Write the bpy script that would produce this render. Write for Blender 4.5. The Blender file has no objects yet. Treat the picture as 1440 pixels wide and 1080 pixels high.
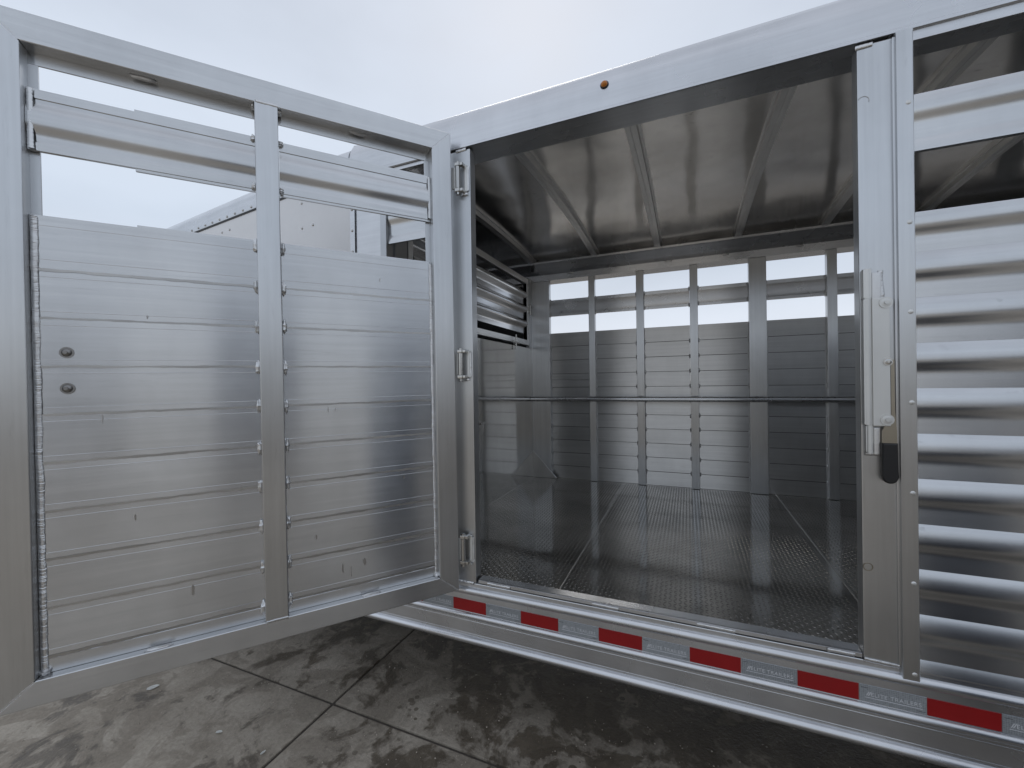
import bpy, bmesh, math, random
from mathutils import Matrix, Vector
random.seed(7)
C = bpy.context.scene
R = math.radians
H = 1.5                      # eye height; the trailer is measured from the eye

# ------------------------------------------------------------------ camera
cam = bpy.data.cameras.new("camera")
cam.sensor_width = 36.0
cam.lens = 587.089 / 1440 * 36.0
cam.clip_start = 0.02
cam.clip_end = 2000
camo = bpy.data.objects.new("camera", cam)
C.collection.objects.link(camo)
rt = Vector((0.9216, 0.38787, -0.01435)); up = Vector((0.01201, 0.00847, 0.99989)); fw = Vector((-0.38795, 0.92168, -0.00314))
mw = Matrix((rt, up, -fw)).transposed().to_4x4()
mw.translation = (0, 0, H)
camo.matrix_world = mw
C.camera = camo

# ------------------------------------------------------------------ sky
SUN_EL, SUN_AZ = R(42), R(-20)
w = bpy.data.worlds.new("World"); C.world = w; w.use_nodes = True
nt = w.node_tree; nt.nodes.clear()
wo = nt.nodes.new("ShaderNodeOutputWorld"); bg = nt.nodes.new("ShaderNodeBackground")
sky = nt.nodes.new("ShaderNodeTexSky"); sky.sky_type = 'NISHITA'; sky.sun_disc = False
sky.sun_elevation = SUN_EL; sky.sun_rotation = SUN_AZ
sky.air_density = 1.0; sky.dust_density = 1.5
tc = nt.nodes.new("ShaderNodeTexCoord")
sep = nt.nodes.new("ShaderNodeSeparateXYZ"); nt.links.new(tc.outputs["Generated"], sep.inputs[0])
grad = nt.nodes.new("ShaderNodeValToRGB"); nt.links.new(sep.outputs[2], grad.inputs[0])
e = grad.color_ramp.elements
e[0].position = 0.0; e[0].color = (8.6, 8.9, 9.1, 1)
e[1].position = 0.85; e[1].color = (6.9, 7.4, 8.4, 1)
k = e.new(0.30); k.color = (6.3, 7.1, 8.25, 1)
k = e.new(0.12); k.color = (7.4, 7.95, 8.9, 1)
mp = nt.nodes.new("ShaderNodeMapping"); nt.links.new(tc.outputs["Generated"], mp.inputs[0]); mp.inputs["Scale"].default_value = (1.0, 1.0, 2.2)
no = nt.nodes.new("ShaderNodeTexNoise"); no.noise_dimensions = "4D"; no.inputs["W"].default_value = 5.48; nt.links.new(mp.outputs[0], no.inputs["Vector"])
no.inputs["Scale"].default_value = 1.5; no.inputs["Detail"].default_value = 5; no.inputs["Roughness"].default_value = 0.5
mr = nt.nodes.new("ShaderNodeMapRange"); nt.links.new(no.outputs[0], mr.inputs[0])
mr.inputs[1].default_value = 0.3; mr.inputs[2].default_value = 0.72; mr.inputs[3].default_value = 0.88; mr.inputs[4].default_value = 1.0
mx = nt.nodes.new("ShaderNodeMix"); mx.data_type = 'RGBA'
nt.links.new(mr.outputs[0], mx.inputs[0]); nt.links.new(sky.outputs[0], mx.inputs[6]); nt.links.new(grad.outputs[0], mx.inputs[7])
mr2 = nt.nodes.new("ShaderNodeMapRange"); nt.links.new(no.outputs[0], mr2.inputs[0])
for i_, v_ in enumerate((0.34, 0.66, 0.88, 1.08)): mr2.inputs[i_ + 1].default_value = v_
mm = nt.nodes.new("ShaderNodeMix"); mm.data_type = 'RGBA'; mm.blend_type = 'MULTIPLY'; mm.inputs[0].default_value = 1.0
nt.links.new(mx.outputs[2], mm.inputs[6]); nt.links.new(mr2.outputs[0], mm.inputs[7])
nt.links.new(mm.outputs[2], bg.inputs[0]); bg.inputs[1].default_value = 0.1
nt.links.new(bg.outputs[0], wo.inputs[0])

# ------------------------------------------------------------------ sun behind cloud
sl = bpy.data.lights.new("sun", 'SUN'); sl.energy = 0.6; sl.angle = R(25); sl.color = (1.0, 0.96, 0.9)
so = bpy.data.objects.new("sun", sl); C.collection.objects.link(so)
sd = Vector((math.sin(-SUN_AZ) * -math.cos(SUN_EL), math.cos(SUN_AZ) * math.cos(SUN_EL), math.sin(SUN_EL)))
so.rotation_euler = sd.to_track_quat('Z', 'Y').to_euler()

C.view_settings.view_transform = 'Standard'; C.view_settings.look = 'None'
C.view_settings.exposure = 0.0; C.view_settings.gamma = 1.0; C.view_settings.use_curve_mapping = False
C.render.engine = 'CYCLES'
C.cycles.max_bounces = 10; C.cycles.glossy_bounces = 8; C.cycles.diffuse_bounces = 4
C.cycles.use_denoising = True
C.cycles.sample_clamp_indirect = 6.0

# ------------------------------------------------------------------ materials
DA = R(51.747)
DR = (math.cos(DA), math.sin(DA), 0.0)

def newmat(name):
    m = bpy.data.materials.new(name); m.use_nodes = True
    n = m.node_tree; b = n.nodes["Principled BSDF"]
    return m, n, b

def nd(n, t, **kw):
    x = n.nodes.new(t)
    for k_, v in kw.items():
        setattr(x, k_, v)
    return x

def objcoord(n, scale):
    t = nd(n, "ShaderNodeTexCoord"); oi = nd(n, "ShaderNodeObjectInfo")
    ml = nd(n, "ShaderNodeMath", operation='MULTIPLY'); n.links.new(oi.outputs["Random"], ml.inputs[0]); ml.inputs[1].default_value = 31.7
    ad = nd(n, "ShaderNodeVectorMath", operation='ADD'); n.links.new(t.outputs["Object"], ad.inputs[0]); n.links.new(ml.outputs[0], ad.inputs[1])
    return ad

def scaled(n, src, s):
    v = nd(n, "ShaderNodeVectorMath", operation='MULTIPLY'); n.links.new(src.outputs[0], v.inputs[0]); v.inputs[1].default_value = s
    return v

def noise(n, vec, scale, detail=4, rough=0.55, dist=0.0):
    x = nd(n, "ShaderNodeTexNoise"); n.links.new(vec.outputs[0], x.inputs["Vector"])
    x.inputs["Scale"].default_value = scale; x.inputs["Detail"].default_value = detail
    x.inputs["Roughness"].default_value = rough; x.inputs["Distortion"].default_value = dist
    return x

def rng(n, sock, a, b, c, d):
    x = nd(n, "ShaderNodeMapRange"); n.links.new(sock, x.inputs[0])
    for i, v in enumerate((a, b, c, d)):
        x.inputs[i + 1].default_value = v
    return x

def mul(n, s1, s2):
    x = nd(n, "ShaderNodeMath", operation='MULTIPLY'); n.links.new(s1, x.inputs[0])
    if hasattr(s2, 'node'): n.links.new(s2, x.inputs[1])
    else: x.inputs[1].default_value = s2
    return x

def metal(name, col, rough, aniso=0.0, tang=None, grain=(1, 1, 1), smudge=0.18, rvar=0.25, bump=0.0, wave=0.0, wavescale=3.0, spots=0.0):
    m, n, b = newmat(name)
    b.inputs["Metallic"].default_value = 1.0
    base = objcoord(n, 1)
    big = noise(n, base, 2.3, 4, 0.6)
    st = noise(n, scaled(n, base, tuple(g * 60 for g in grain)), 1.0, 3, 0.6)
    blot = noise(n, scaled(n, base, (7.0, 7.0, 1.6)), 1.0, 4, 0.6, 0.3)
    f1 = rng(n, big.outputs[0], 0.3, 0.7, 1 - smudge, 1.0)
    f2 = rng(n, st.outputs[0], 0.3, 0.7, 1 - smudge * 0.6 if grain != (1, 1, 1) else 1.0, 1.0)
    f3 = rng(n, blot.outputs[0], 0.42, 0.85, 1.0, 1 - smudge * 0.55)
    f = mul(n, mul(n, f1.outputs[0], f2.outputs[0]).outputs[0], f3.outputs[0])
    if grain != (1, 1, 1):     # scuffs and handling scratches along the grain
        scv = noise(n, scaled(n, base, tuple(9 if g == 1 else 0.9 for g in grain)), 6.0, 6, 0.72, 0.4)
        scr = rng(n, scv.outputs[0], 0.60, 0.74, 1.0, 1 - smudge * 0.8)
        f = mul(n, f.outputs[0], scr.outputs[0])
    if spots:
        sp = noise(n, scaled(n, base, (1, 1.7, 1.7)), 30.0, 2, 0.5)
        sz = noise(n, base, 2.1, 2, 0.5)
        g = mul(n, rng(n, sp.outputs[0], 0.655, 0.70, 0, 1).outputs[0], rng(n, sz.outputs[0], 0.48, 0.62, 0, 1).outputs[0])
        f = mul(n, f.outputs[0], rng(n, g.outputs[0], 0, 1, 1.0, 1.0 - spots).outputs[0])
    cm = nd(n, "ShaderNodeMix", data_type='RGBA', blend_type='MULTIPLY'); cm.inputs[0].default_value = 1.0
    cm.inputs[6].default_value = (*col, 1); n.links.new(f.outputs[0], cm.inputs[7])
    n.links.new(cm.outputs[2], b.inputs["Base Color"])
    r1 = rng(n, big.outputs[0], 0.3, 0.75, rough * (1 - rvar * 0.3), rough * (1 + rvar * 0.5))
    n.links.new(r1.outputs[0], b.inputs["Roughness"])
    if aniso and tang:
        b.inputs["Anisotropic"].default_value = aniso
        g_ = nd(n, "ShaderNodeNewGeometry"); cx = nd(n, "ShaderNodeVectorMath", operation='CROSS_PRODUCT')
        n.links.new(g_.outputs["True Normal"], cx.inputs[0]); cx.inputs[1].default_value = tang
        nz = nd(n, "ShaderNodeVectorMath", operation='NORMALIZE'); n.links.new(cx.outputs[0], nz.inputs[0])
        n.links.new(nz.outputs[0], b.inputs["Tangent"])
    last = None
    if wave:
        wn = noise(n, base, wavescale, 1.5, 0.45)
        bu = nd(n, "ShaderNodeBump"); bu.inputs["Strength"].default_value = 1.0; bu.inputs["Distance"].default_value = wave
        n.links.new(wn.outputs[0], bu.inputs["Height"]); last = bu
    if bump:
        bn = noise(n, scaled(n, base, tuple(g * 140 for g in grain)), 1.0, 2, 0.5)
        bu = nd(n, "ShaderNodeBump"); bu.inputs["Strength"].default_value = 1.0; bu.inputs["Distance"].default_value = bump
        n.links.new(bn.outputs[0], bu.inputs["Height"])
        if last: n.links.new(last.outputs[0], bu.inputs["Normal"])
        last = bu
    if last: n.links.new(last.outputs[0], b.inputs["Normal"])
    return m

def paint(name, col, rough, var=0.1, vs=6.0, spec=0.5, bump=0.0, bs=60):
    m, n, b = newmat(name)
    base = objcoord(n, 1)
    a = noise(n, base, vs, 5, 0.6)
    f = rng(n, a.outputs[0], 0.3, 0.72, 1 - var, 1.0)
    cm = nd(n, "ShaderNodeMix", data_type='RGBA', blend_type='MULTIPLY'); cm.inputs[0].default_value = 1.0
    cm.inputs[6].default_value = (*col, 1); n.links.new(f.outputs[0], cm.inputs[7])
    n.links.new(cm.outputs[2], b.inputs["Base Color"])
    b.inputs["Roughness"].default_value = rough; b.inputs["Specular IOR Level"].default_value = spec
    if bump:
        bn = noise(n, base, bs, 3, 0.6); bu = nd(n, "ShaderNodeBump"); bu.inputs["Distance"].default_value = bump
        n.links.new(bn.outputs[0], bu.inputs["Height"]); n.links.new(bu.outputs[0], b.inputs["Normal"])
    return m

M = {}
AL = (0.68, 0.69, 0.70)
GX, GZ = (1, 0, 0), (0, 0, 1)          # direction the metal was drawn or brushed in
M['post'] = metal('brushed_aluminium_upright', AL, 0.34, 0.8, GZ, (1, 1, 0.03), smudge=0.14)
M['dpost'] = metal('brushed_aluminium_door_upright', AL, 0.34, 0.8, GZ, (1, 1, 0.03), smudge=0.14)
M['rail'] = metal('extruded_aluminium_rail', (0.74, 0.75, 0.77), 0.27, 0.8, GX, (0.03, 1, 1), smudge=0.14)
GY = (0, 1, 0)
M['raily'] = metal('extruded_aluminium_crossmember', (0.92, 0.92, 0.91), 0.42, 0.3, GY, (1, 0.03, 1), smudge=0.14)
M['corry'] = metal('polished_gate_slat', (0.66, 0.67, 0.69), 0.2, 0.7, GY, (1, 0.03, 1), smudge=0.12)
M['steel'] = metal('dull_bolt_steel', (0.32, 0.31, 0.30), 0.35, 0.0, smudge=0.2)
M['smear_dim'] = metal('grimy_and_dimmed_aluminium', (0.56, 0.55, 0.535), 0.34, 0.0, smudge=0.3)
M['plank'] = metal('extruded_aluminium_plank', (0.71, 0.72, 0.73), 0.215, 0.97, DR, (0.03, 1, 1), smudge=0.15)
M['wplank'] = metal('extruded_aluminium_wall_plank', (0.72, 0.715, 0.705), 0.32, 0.88, GX, (0.03, 1, 1), smudge=0.16)
M['corr'] = metal('polished_corrugated_aluminium', (0.69, 0.70, 0.71), 0.24, 0.8, GX, (0.03, 1, 1), smudge=0.12, spots=0.12)
M['mirror'] = metal('polished_aluminium_sheet', (0.62, 0.615, 0.60), 0.1, 0.0, smudge=0.15, wave=0.004, wavescale=2.0)
M['roof'] = metal('roof_aluminium_sheet', (0.95, 0.93, 0.90), 0.17, 0.75, GX, smudge=0.25, wave=0.018, wavescale=1.9, spots=0.3)
M['tread'] = metal('tread_plate_aluminium', (0.52, 0.50, 0.465), 0.095, 0.0, smudge=0.45, rvar=0.9, wave=0.002, wavescale=4)
M['lug'] = metal('tread_lug_aluminium', (0.52, 0.50, 0.47), 0.24, 0.0, smudge=0.2)
M['weld'] = metal('weld_aluminium', (0.80, 0.80, 0.80), 0.36, 0.0, smudge=0.2, bump=0.0005)
M['chrome'] = metal('zinc_plated_steel', (0.62, 0.61, 0.59), 0.2, 0.0, smudge=0.3)
M['latch'] = metal('galvanised_latch', (0.80, 0.80, 0.78), 0.5, 0.0, smudge=0.16)
M['brass'] = metal('yellow_zinc_lever', (0.42, 0.38, 0.31), 0.32, 0.0, smudge=0.25)
M['white'] = paint('white_coated_sheet', (0.90, 0.905, 0.92), 0.18, 0.05)
M['red'] = paint('red_reflective_film', (0.30, 0.008, 0.010), 0.3, 0.12, 14)
M['black'] = paint('black_rubber', (0.012, 0.012, 0.013), 0.42, 0.2, 20)
M['seal'] = paint('black_sealant', (0.01, 0.01, 0.012), 0.5, 0.2)
M['tyre'] = paint('tyre_rubber', (0.02, 0.02, 0.021), 0.75, 0.3, 15)
M['grime_shade'] = paint('dark_grime_shade', (0.075, 0.062, 0.05), 0.8, 0.4, 30)  # dirt, and the shadow line put into the plank joints
M['petal'] = paint('white_petal', (0.90, 0.90, 0.87), 0.6, 0.1)
M['mark'] = paint('dark_print', (0.12, 0.12, 0.13), 0.5, 0.1)
M['letter'] = paint('pale_print', (0.66, 0.67, 0.69), 0.4, 0.1)

m, n, b = newmat('silver_reflective_film'); M['silver'] = m
t = objcoord(n, 1)
vo = nd(n, "ShaderNodeTexVoronoi"); n.links.new(t.outputs[0], vo.inputs["Vector"]); vo.inputs["Scale"].default_value = 190; vo.inputs["Randomness"].default_value = 0.25
cr = nd(n, "ShaderNodeMix", data_type='RGBA'); n.links.new(rng(n, vo.outputs[0], 0.25, 0.6, 0, 1).outputs[0], cr.inputs[0])
cr.inputs[6].default_value = (0.26, 0.275, 0.29, 1); cr.inputs[7].default_value = (0.40, 0.425, 0.45, 1)
n.links.new(cr.outputs[2], b.inputs["Base Color"]); b.inputs["Roughness"].default_value = 0.3; b.inputs["Metallic"].default_value = 0.35

m, n, b = newmat('amber_lens'); M['amber'] = m
b.inputs["Base Color"].default_value = (0.50, 0.17, 0.015, 1); b.inputs["Roughness"].default_value = 0.15
b.inputs["Subsurface Weight"].default_value = 0.2; b.inputs["Subsurface Radius"].default_value = (0.01, 0.004, 0.001)

# damp, stained concrete
m, n, b = newmat('stained_concrete'); M['concrete'] = m
ge = nd(n, "ShaderNodeNewGeometry"); pos = nd(n, "ShaderNodeVectorMath", operation='ADD'); n.links.new(ge.outputs["Position"], pos.inputs[0]); pos.inputs[1].default_value = (13.1, 4.7, 0)
wa = noise(n, pos, 2.1, 2, 0.5); 
wo_ = nd(n, "ShaderNodeVectorMath", operation='MULTIPLY_ADD'); n.links.new(wa.outputs["Color"], wo_.inputs[0]); wo_.inputs[1].default_value = (0.25, 0.25, 0); n.links.new(pos.outputs[0], wo_.inputs[2])
st1 = nd(n, "ShaderNodeVectorMath", operation='MULTIPLY'); n.links.new(wo_.outputs[0], st1.inputs[0]); st1.inputs[1].default_value = (1.0, 0.75, 1)
w1 = noise(n, st1, 4.2, 8, 0.66, 0.5)
w2 = noise(n, pos, 15.0, 4, 0.6, 0.3)
sp = nd(n, "ShaderNodeSeparateXYZ"); n.links.new(ge.outputs["Position"], sp.inputs[0])
# wet mask grows towards the trailer: runoff, with its shade put in too
by = rng(n, sp.outputs[1], 1.5, 2.6, 0.0, 0.10)
bxx = rng(n, sp.outputs[0], -1.7, -0.2, -0.055, 0.075)
s1 = nd(n, "ShaderNodeMath", operation='ADD'); n.links.new(w1.outputs[0], s1.inputs[0]); n.links.new(by.outputs[0], s1.inputs[1])
bxy = mul(n, bxx.outputs[0], rng(n, sp.outputs[1], 0.3, 1.2, 0, 1).outputs[0])
bfar = rng(n, sp.outputs[1], -0.6, 0.7, -0.16, 0.0)
s1b = nd(n, "ShaderNodeMath", operation='ADD'); n.links.new(s1.outputs[0], s1b.inputs[0]); n.links.new(bfar.outputs[0], s1b.inputs[1])
s2 = nd(n, "ShaderNodeMath", operation='ADD'); n.links.new(s1b.outputs[0], s2.inputs[0]); n.links.new(bxy.outputs[0], s2.inputs[1])
s3 = nd(n, "ShaderNodeMath", operation='MULTIPLY_ADD'); n.links.new(w2.outputs[0], s3.inputs[0]); s3.inputs[1].default_value = 0.42; n.links.new(s2.outputs[0], s3.inputs[2])
wet0 = rng(n, s3.outputs[0], 0.700, 0.775, 0, 1)
vd = nd(n, "ShaderNodeTexVoronoi"); n.links.new(pos.outputs[0], vd.inputs["Vector"]); vd.inputs["Scale"].default_value = 22
dz_ = noise(n, pos, 2.6, 3, 0.5); dsz = rng(n, dz_.outputs[0], 0.5, 0.66, 0.02, 0.52)
dl = nd(n, "ShaderNodeMath", operation='LESS_THAN'); n.links.new(vd.outputs[0], dl.inputs[0]); n.links.new(dsz.outputs[0], dl.inputs[1])
dl2 = mul(n, dl.outputs[0], rng(n, sp.outputs[0], -1.45, -1.15, 0.0, 1.0).outputs[0])
wet = nd(n, "ShaderNodeMath", operation='MAXIMUM'); n.links.new(wet0.outputs[0], wet.inputs[0]); n.links.new(dl2.outputs[0], wet.inputs[1])
fine = noise(n, pos, 60, 6, 0.7); mid = noise(n, pos, 4.2, 6, 0.65); 
dirt = noise(n, wo_, 5.5, 6, 0.6, 0.8)
dry = nd(n, "ShaderNodeValToRGB"); n.links.new(mid.outputs[0], dry.inputs[0])
dry.color_ramp.elements[0].position = 0.3; dry.color_ramp.elements[0].color = (0.40, 0.345, 0.275, 1)
dry.color_ramp.elements[1].position = 0.72; dry.color_ramp.elements[1].color = (0.62, 0.55, 0.455, 1)
dm = nd(n, "ShaderNodeMix", data_type='RGBA'); n.links.new(rng(n, dirt.outputs[0], 0.47, 0.53, 0, 0.55).outputs[0], dm.inputs[0])
n.links.new(dry.outputs[0], dm.inputs[6]); dm.inputs[7].default_value = (0.29, 0.245, 0.19, 1)
fm = nd(n, "ShaderNodeMix", data_type='RGBA', blend_type='MULTIPLY'); fm.inputs[0].default_value = 1.0
n.links.new(dm.outputs[2], fm.inputs[6]); n.links.new(rng(n, fine.outputs[0], 0.25, 0.75, 0.72, 1.12).outputs[0], fm.inputs[7])
# colour darkened beside the trailer for damp and shade, paler over the open yard
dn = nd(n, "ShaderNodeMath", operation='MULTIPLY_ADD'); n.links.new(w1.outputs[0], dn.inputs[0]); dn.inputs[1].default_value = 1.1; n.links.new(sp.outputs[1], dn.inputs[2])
damp_shade = rng(n, dn.outputs[0], 0.9, 2.1, 1.0, 0.62)
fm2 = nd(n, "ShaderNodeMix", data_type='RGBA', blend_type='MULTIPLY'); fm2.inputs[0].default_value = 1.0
n.links.new(fm.outputs[2], fm2.inputs[6]); n.links.new(damp_shade.outputs[0], fm2.inputs[7]); fm = fm2
wm = nd(n, "ShaderNodeMix", data_type='RGBA', blend_type='MULTIPLY'); n.links.new(wet.outputs[0], wm.inputs[0])
n.links.new(fm.outputs[2], wm.inputs[6]); wm.inputs[7].default_value = (0.38, 0.35, 0.31, 1)
n.links.new(wm.outputs[2], b.inputs["Base Color"])
n.links.new(rng(n, wet.outputs[0], 0, 1, 0.85, 0.42).outputs[0], b.inputs["Roughness"])
bu = nd(n, "ShaderNodeBump"); bu.inputs["Distance"].default_value = 0.004; n.links.new(fine.outputs[0], bu.inputs["Height"]); n.links.new(bu.outputs[0], b.inputs["Normal"])

# ------------------------------------------------------------------ mesh helpers
def build(name, bm, mat, parent=None, inv=None, sharp=35, loc=None):
    me = bpy.data.meshes.new(name)
    bmesh.ops.recalc_face_normals(bm, faces=bm.faces)
    bm.to_mesh(me); bm.free()
    me.materials.append(mat)
    for p_ in me.polygons: p_.use_smooth = True
    me.set_sharp_from_angle(angle=R(sharp))
    o = bpy.data.objects.new(name, me); C.collection.objects.link(o)
    wn_ = o.modifiers.new('weighted_normals', 'WEIGHTED_NORMAL'); wn_.mode = 'FACE_AREA'; wn_.weight = 100; wn_.keep_sharp = True
    if parent is not None:
        o.parent = parent
        if inv is not None: o.matrix_parent_inverse = inv
    if loc: o.location = loc
    return o

def again(o, loc=None, parent=None):
    c = o.copy(); C.collection.objects.link(c)
    if parent is not None: c.parent = parent
    if loc: c.location = loc
    return c

def B(): return bmesh.new()

def box(bm, x0, x1, y0, y1, z0, z1, bev=0.0, seg=2):
    vs = [bm.verts.new((x, y, z)) for x in (x0, x1) for y in (y0, y1) for z in (z0, z1)]
    f = [(0, 1, 3, 2), (4, 6, 7, 5), (0, 4, 5, 1), (2, 3, 7, 6), (0, 2, 6, 4), (1, 5, 7, 3)]
    fs = [bm.faces.new([vs[i] for i in q]) for q in f]
    if bev:
        es = {e_ for fc in fs for e_ in fc.edges}
        bmesh.ops.bevel(bm, geom=list(es), offset=bev, segments=seg, affect='EDGES', profile=0.5)
    return bm

def ext_x(bm, prof, x0, x1, axis='x'):
    """closed profile [(y,z)...] swept along x"""
    a = [bm.verts.new((x0, y, z)) for y, z in prof]; c = [bm.verts.new((x1, y, z)) for y, z in prof]
    k_ = len(prof)
    for i in range(k_):
        j = (i + 1) % k_
        bm.faces.new((a[i], a[j], c[j], c[i]))
    bm.faces.new(a); bm.faces.new(c[::-1])
    return bm

def ext_path(bm, prof, pa, pb):
    """closed profile [(d,z)] swept from point pa to pb; d is offset along the outward horizontal normal"""
    pa = Vector(pa); pb = Vector(pb); d = (pb - pa).normalized(); nrm = Vector((d.y, -d.x, 0))
    a = [bm.verts.new(pa + nrm * q[0] + Vector((0, 0, q[1]))) for q in prof]
    c = [bm.verts.new(pb + nrm * q[0] + Vector((0, 0, q[1]))) for q in prof]
    k_ = len(prof)
    for i in range(k_):
        j = (i + 1) % k_; bm.faces.new((a[i], a[j], c[j], c[i]))
    bm.faces.new(a); bm.faces.new(c[::-1])
    return bm

def cyl(bm, p0, p1, r, seg=16, r2=None):
    p0 = Vector(p0); p1 = Vector(p1); d = p1 - p0
    mt = Matrix.Translation((p0 + p1) / 2) @ d.to_track_quat('Z', 'Y').to_matrix().to_4x4()
    bmesh.ops.create_cone(bm, cap_ends=True, segments=seg, radius1=r, radius2=r if r2 is None else r2, depth=d.length, matrix=mt)
    return bm

def dome(bm, c, nrm, r, h, seg=14, rings=4):
    c = Vector(c); q = Vector(nrm).to_track_quat('Z', 'Y').to_matrix()
    prev = None
    for i in range(rings):
        t_ = i / rings * math.pi / 2
        ring = [bm.verts.new(c + q @ Vector((r * math.cos(t_) * math.cos(2 * math.pi * j / seg), r * math.cos(t_) * math.sin(2 * math.pi * j / seg), h * math.sin(t_)))) for j in range(seg)]
        if prev:
            for j in range(seg): bm.faces.new((prev[j], prev[(j + 1) % seg], ring[(j + 1) % seg], ring[j]))
        prev = ring
    tp = bm.verts.new(c + q @ Vector((0, 0, h)))
    for j in range(seg): bm.faces.new((prev[j], prev[(j + 1) % seg], tp))
    return bm

def blob(bm, c, size, rnd=0.25, sub=2):
    """a lump of weld metal"""
    g = bmesh.ops.create_icosphere(bm, subdivisions=sub, radius=1.0)
    ph = [random.uniform(0, 6) for _ in range(3)]
    for v in g['verts']:
        k_ = 1 + rnd * (math.sin(v.co.x * 4 + ph[0]) * math.sin(v.co.y * 4 + ph[1]) + 0.6 * math.sin(v.co.z * 9 + ph[2]))
        v.co = Vector((c[0] + v.co.x * size[0] * k_, c[1] + v.co.y * size[1] * k_, c[2] + v.co.z * size[2] * k_))
    return bm

def bead(bm, p0, p1, r, across, outn, step=0.005):
    """long weld bead from p0 to p1: `across` is its width direction, `outn` its height"""
    p0 = Vector(p0); p1 = Vector(p1); L = (p1 - p0).length; d = (p1 - p0) / L
    ac = Vector(across).normalized(); on = Vector(outn).normalized()
    k_ = max(4, int(L / step * 2.5)); prev = None
    dr = 0.0; off = 0.0; amp = 0.2; ph = 0.0
    for i in range(k_ + 1):
        s_ = i / k_ * L
        ph += (L / k_) / step * random.uniform(0.75, 1.25)
        dr = dr * 0.93 + random.uniform(-1, 1) * 0.05; off = off * 0.95 + random.uniform(-1, 1) * 0.04
        rr = r * (0.84 + amp * abs(math.sin(math.pi * ph)) + dr)
        ring = []
        for j in range(7):
            a_ = math.pi * j / 6
            ring.append(bm.verts.new(p0 + d * (s_ - 0.0025 * math.sin(a_) + 0.001 * math.cos(a_)) + ac * (rr * math.cos(a_) + off * r) + on * (rr * 0.6 * math.sin(a_))))
        if prev:
            for j in range(6): bm.faces.new((prev[j], prev[j + 1], ring[j + 1], ring[j]))
        prev = ring
    return bm

# ------------------------------------------------------------------ ground
m, n, b = newmat('pale_gravel'); M['gravel'] = m
gc = noise(n, objcoord(n, 1), 1.3, 6, 0.65); gr = nd(n, "ShaderNodeValToRGB"); n.links.new(gc.outputs[0], gr.inputs[0])
gr.color_ramp.elements[0].position = 0.3; gr.color_ramp.elements[0].color = (0.36, 0.315, 0.26, 1)
gr.color_ramp.elements[1].position = 0.75; gr.color_ramp.elements[1].color = (0.48, 0.425, 0.355, 1)
n.links.new(gr.outputs[0], b.inputs["Base Color"]); b.inputs["Roughness"].default_value = 0.95
gm = B(); S = 600
v = [gm.verts.new(q) for q in ((-S, -S, -0.022), (S, -S, -0.022), (S, S, -0.022), (-S, S, -0.022))]; gm.faces.new(v)
ground = build('ground', gm, M['gravel']); ground['kind'] = 'structure'
SX, SY, G = 3.05, 3.05, 0.012
x0, y0 = -1.56, 1.475
first = None
sbm = B(); box(sbm, G / 2, SX - G / 2, G / 2, SY - G / 2, -0.12, 0.0, 0.006, 2)
for i in range(-5, 5):
    for j in range(-5, 4):
        loc = (x0 + i * SX, y0 + j * SY, random.uniform(-0.0015, 0.0015))
        if first is None:
            first = build('concrete_slab', sbm, M['concrete'], ground, loc=loc)
        else:
            again(first, loc)
# dirt packed in the joints
jb = B()
for i in range(-5, 6): box(jb, x0 + i * SX - G / 2 - 0.004, x0 + i * SX + G / 2 + 0.004, y0 - 5 * SY, y0 + 4 * SY, -0.05, -0.007)
o = build('joint_dirt', jb, M['grime_shade'], ground); o['kind'] = 'stuff'
jb = B()
for j in range(-5, 5): box(jb, x0 - 5 * SX, x0 + 5 * SX, y0 + j * SY - G / 2 - 0.004, y0 + j * SY + G / 2 + 0.004, -0.05, -0.008)
o = build('joint_dirt', jb, M['grime_shade'], ground); o['kind'] = 'stuff'

# grit scattered on the slabs
rg = random.Random(11); vg, fg = [], []
for i in range(2600):
    gx_, gy_ = rg.uniform(-3.2, 1.2), rg.uniform(0.3, 2.6); r_ = rg.choice((0.0012, 0.0016, 0.002, 0.0028, 0.004))
    if abs(gx_ - x0) < 0.02 or abs(gy_ - y0) < 0.02: continue
    k0 = len(vg)
    for q in ((1, 0, 0), (0, 1, 0), (-1, 0, 0), (0, -1, 0), (0.1, 0.1, 0.9)):
        vg.append((gx_ + q[0] * r_ * rg.uniform(0.6, 1.3), gy_ + q[1] * r_ * rg.uniform(0.6, 1.3), 0.0018 + q[2] * r_))
    fg += [(k0 + a_, k0 + (a_ + 1) % 4, k0 + 4) for a_ in range(4)]
me = bpy.data.meshes.new('grit'); me.from_pydata(vg, [], fg); me.materials.append(M['gravel'])
o = bpy.data.objects.new('grit', me); C.collection.objects.link(o); o.parent = ground; o['kind'] = 'stuff'

# ------------------------------------------------------------------ trailer
TL = Vector((0.6, 2.6, 0))
trailer = bpy.data.objects.new('livestock_trailer', None); C.collection.objects.link(trailer)
trailer.location = TL
trailer['label'] = 'long brushed aluminium livestock trailer with its side door swung open'
trailer['category'] = 'trailer'
TINV = Matrix.Translation(-TL) @ Matrix.Translation((0, 0, H))
def part(name, bm, mat, sharp=35, loc=None): return build(name, bm, mat, trailer, TINV, sharp, loc)

Y = 1.6           # outer face of the near side
YF = 3.6          # inner face of the far planks
XN, XR = -1.31, 4.2   # bulkhead, rear end
ZF = -0.856

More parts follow.
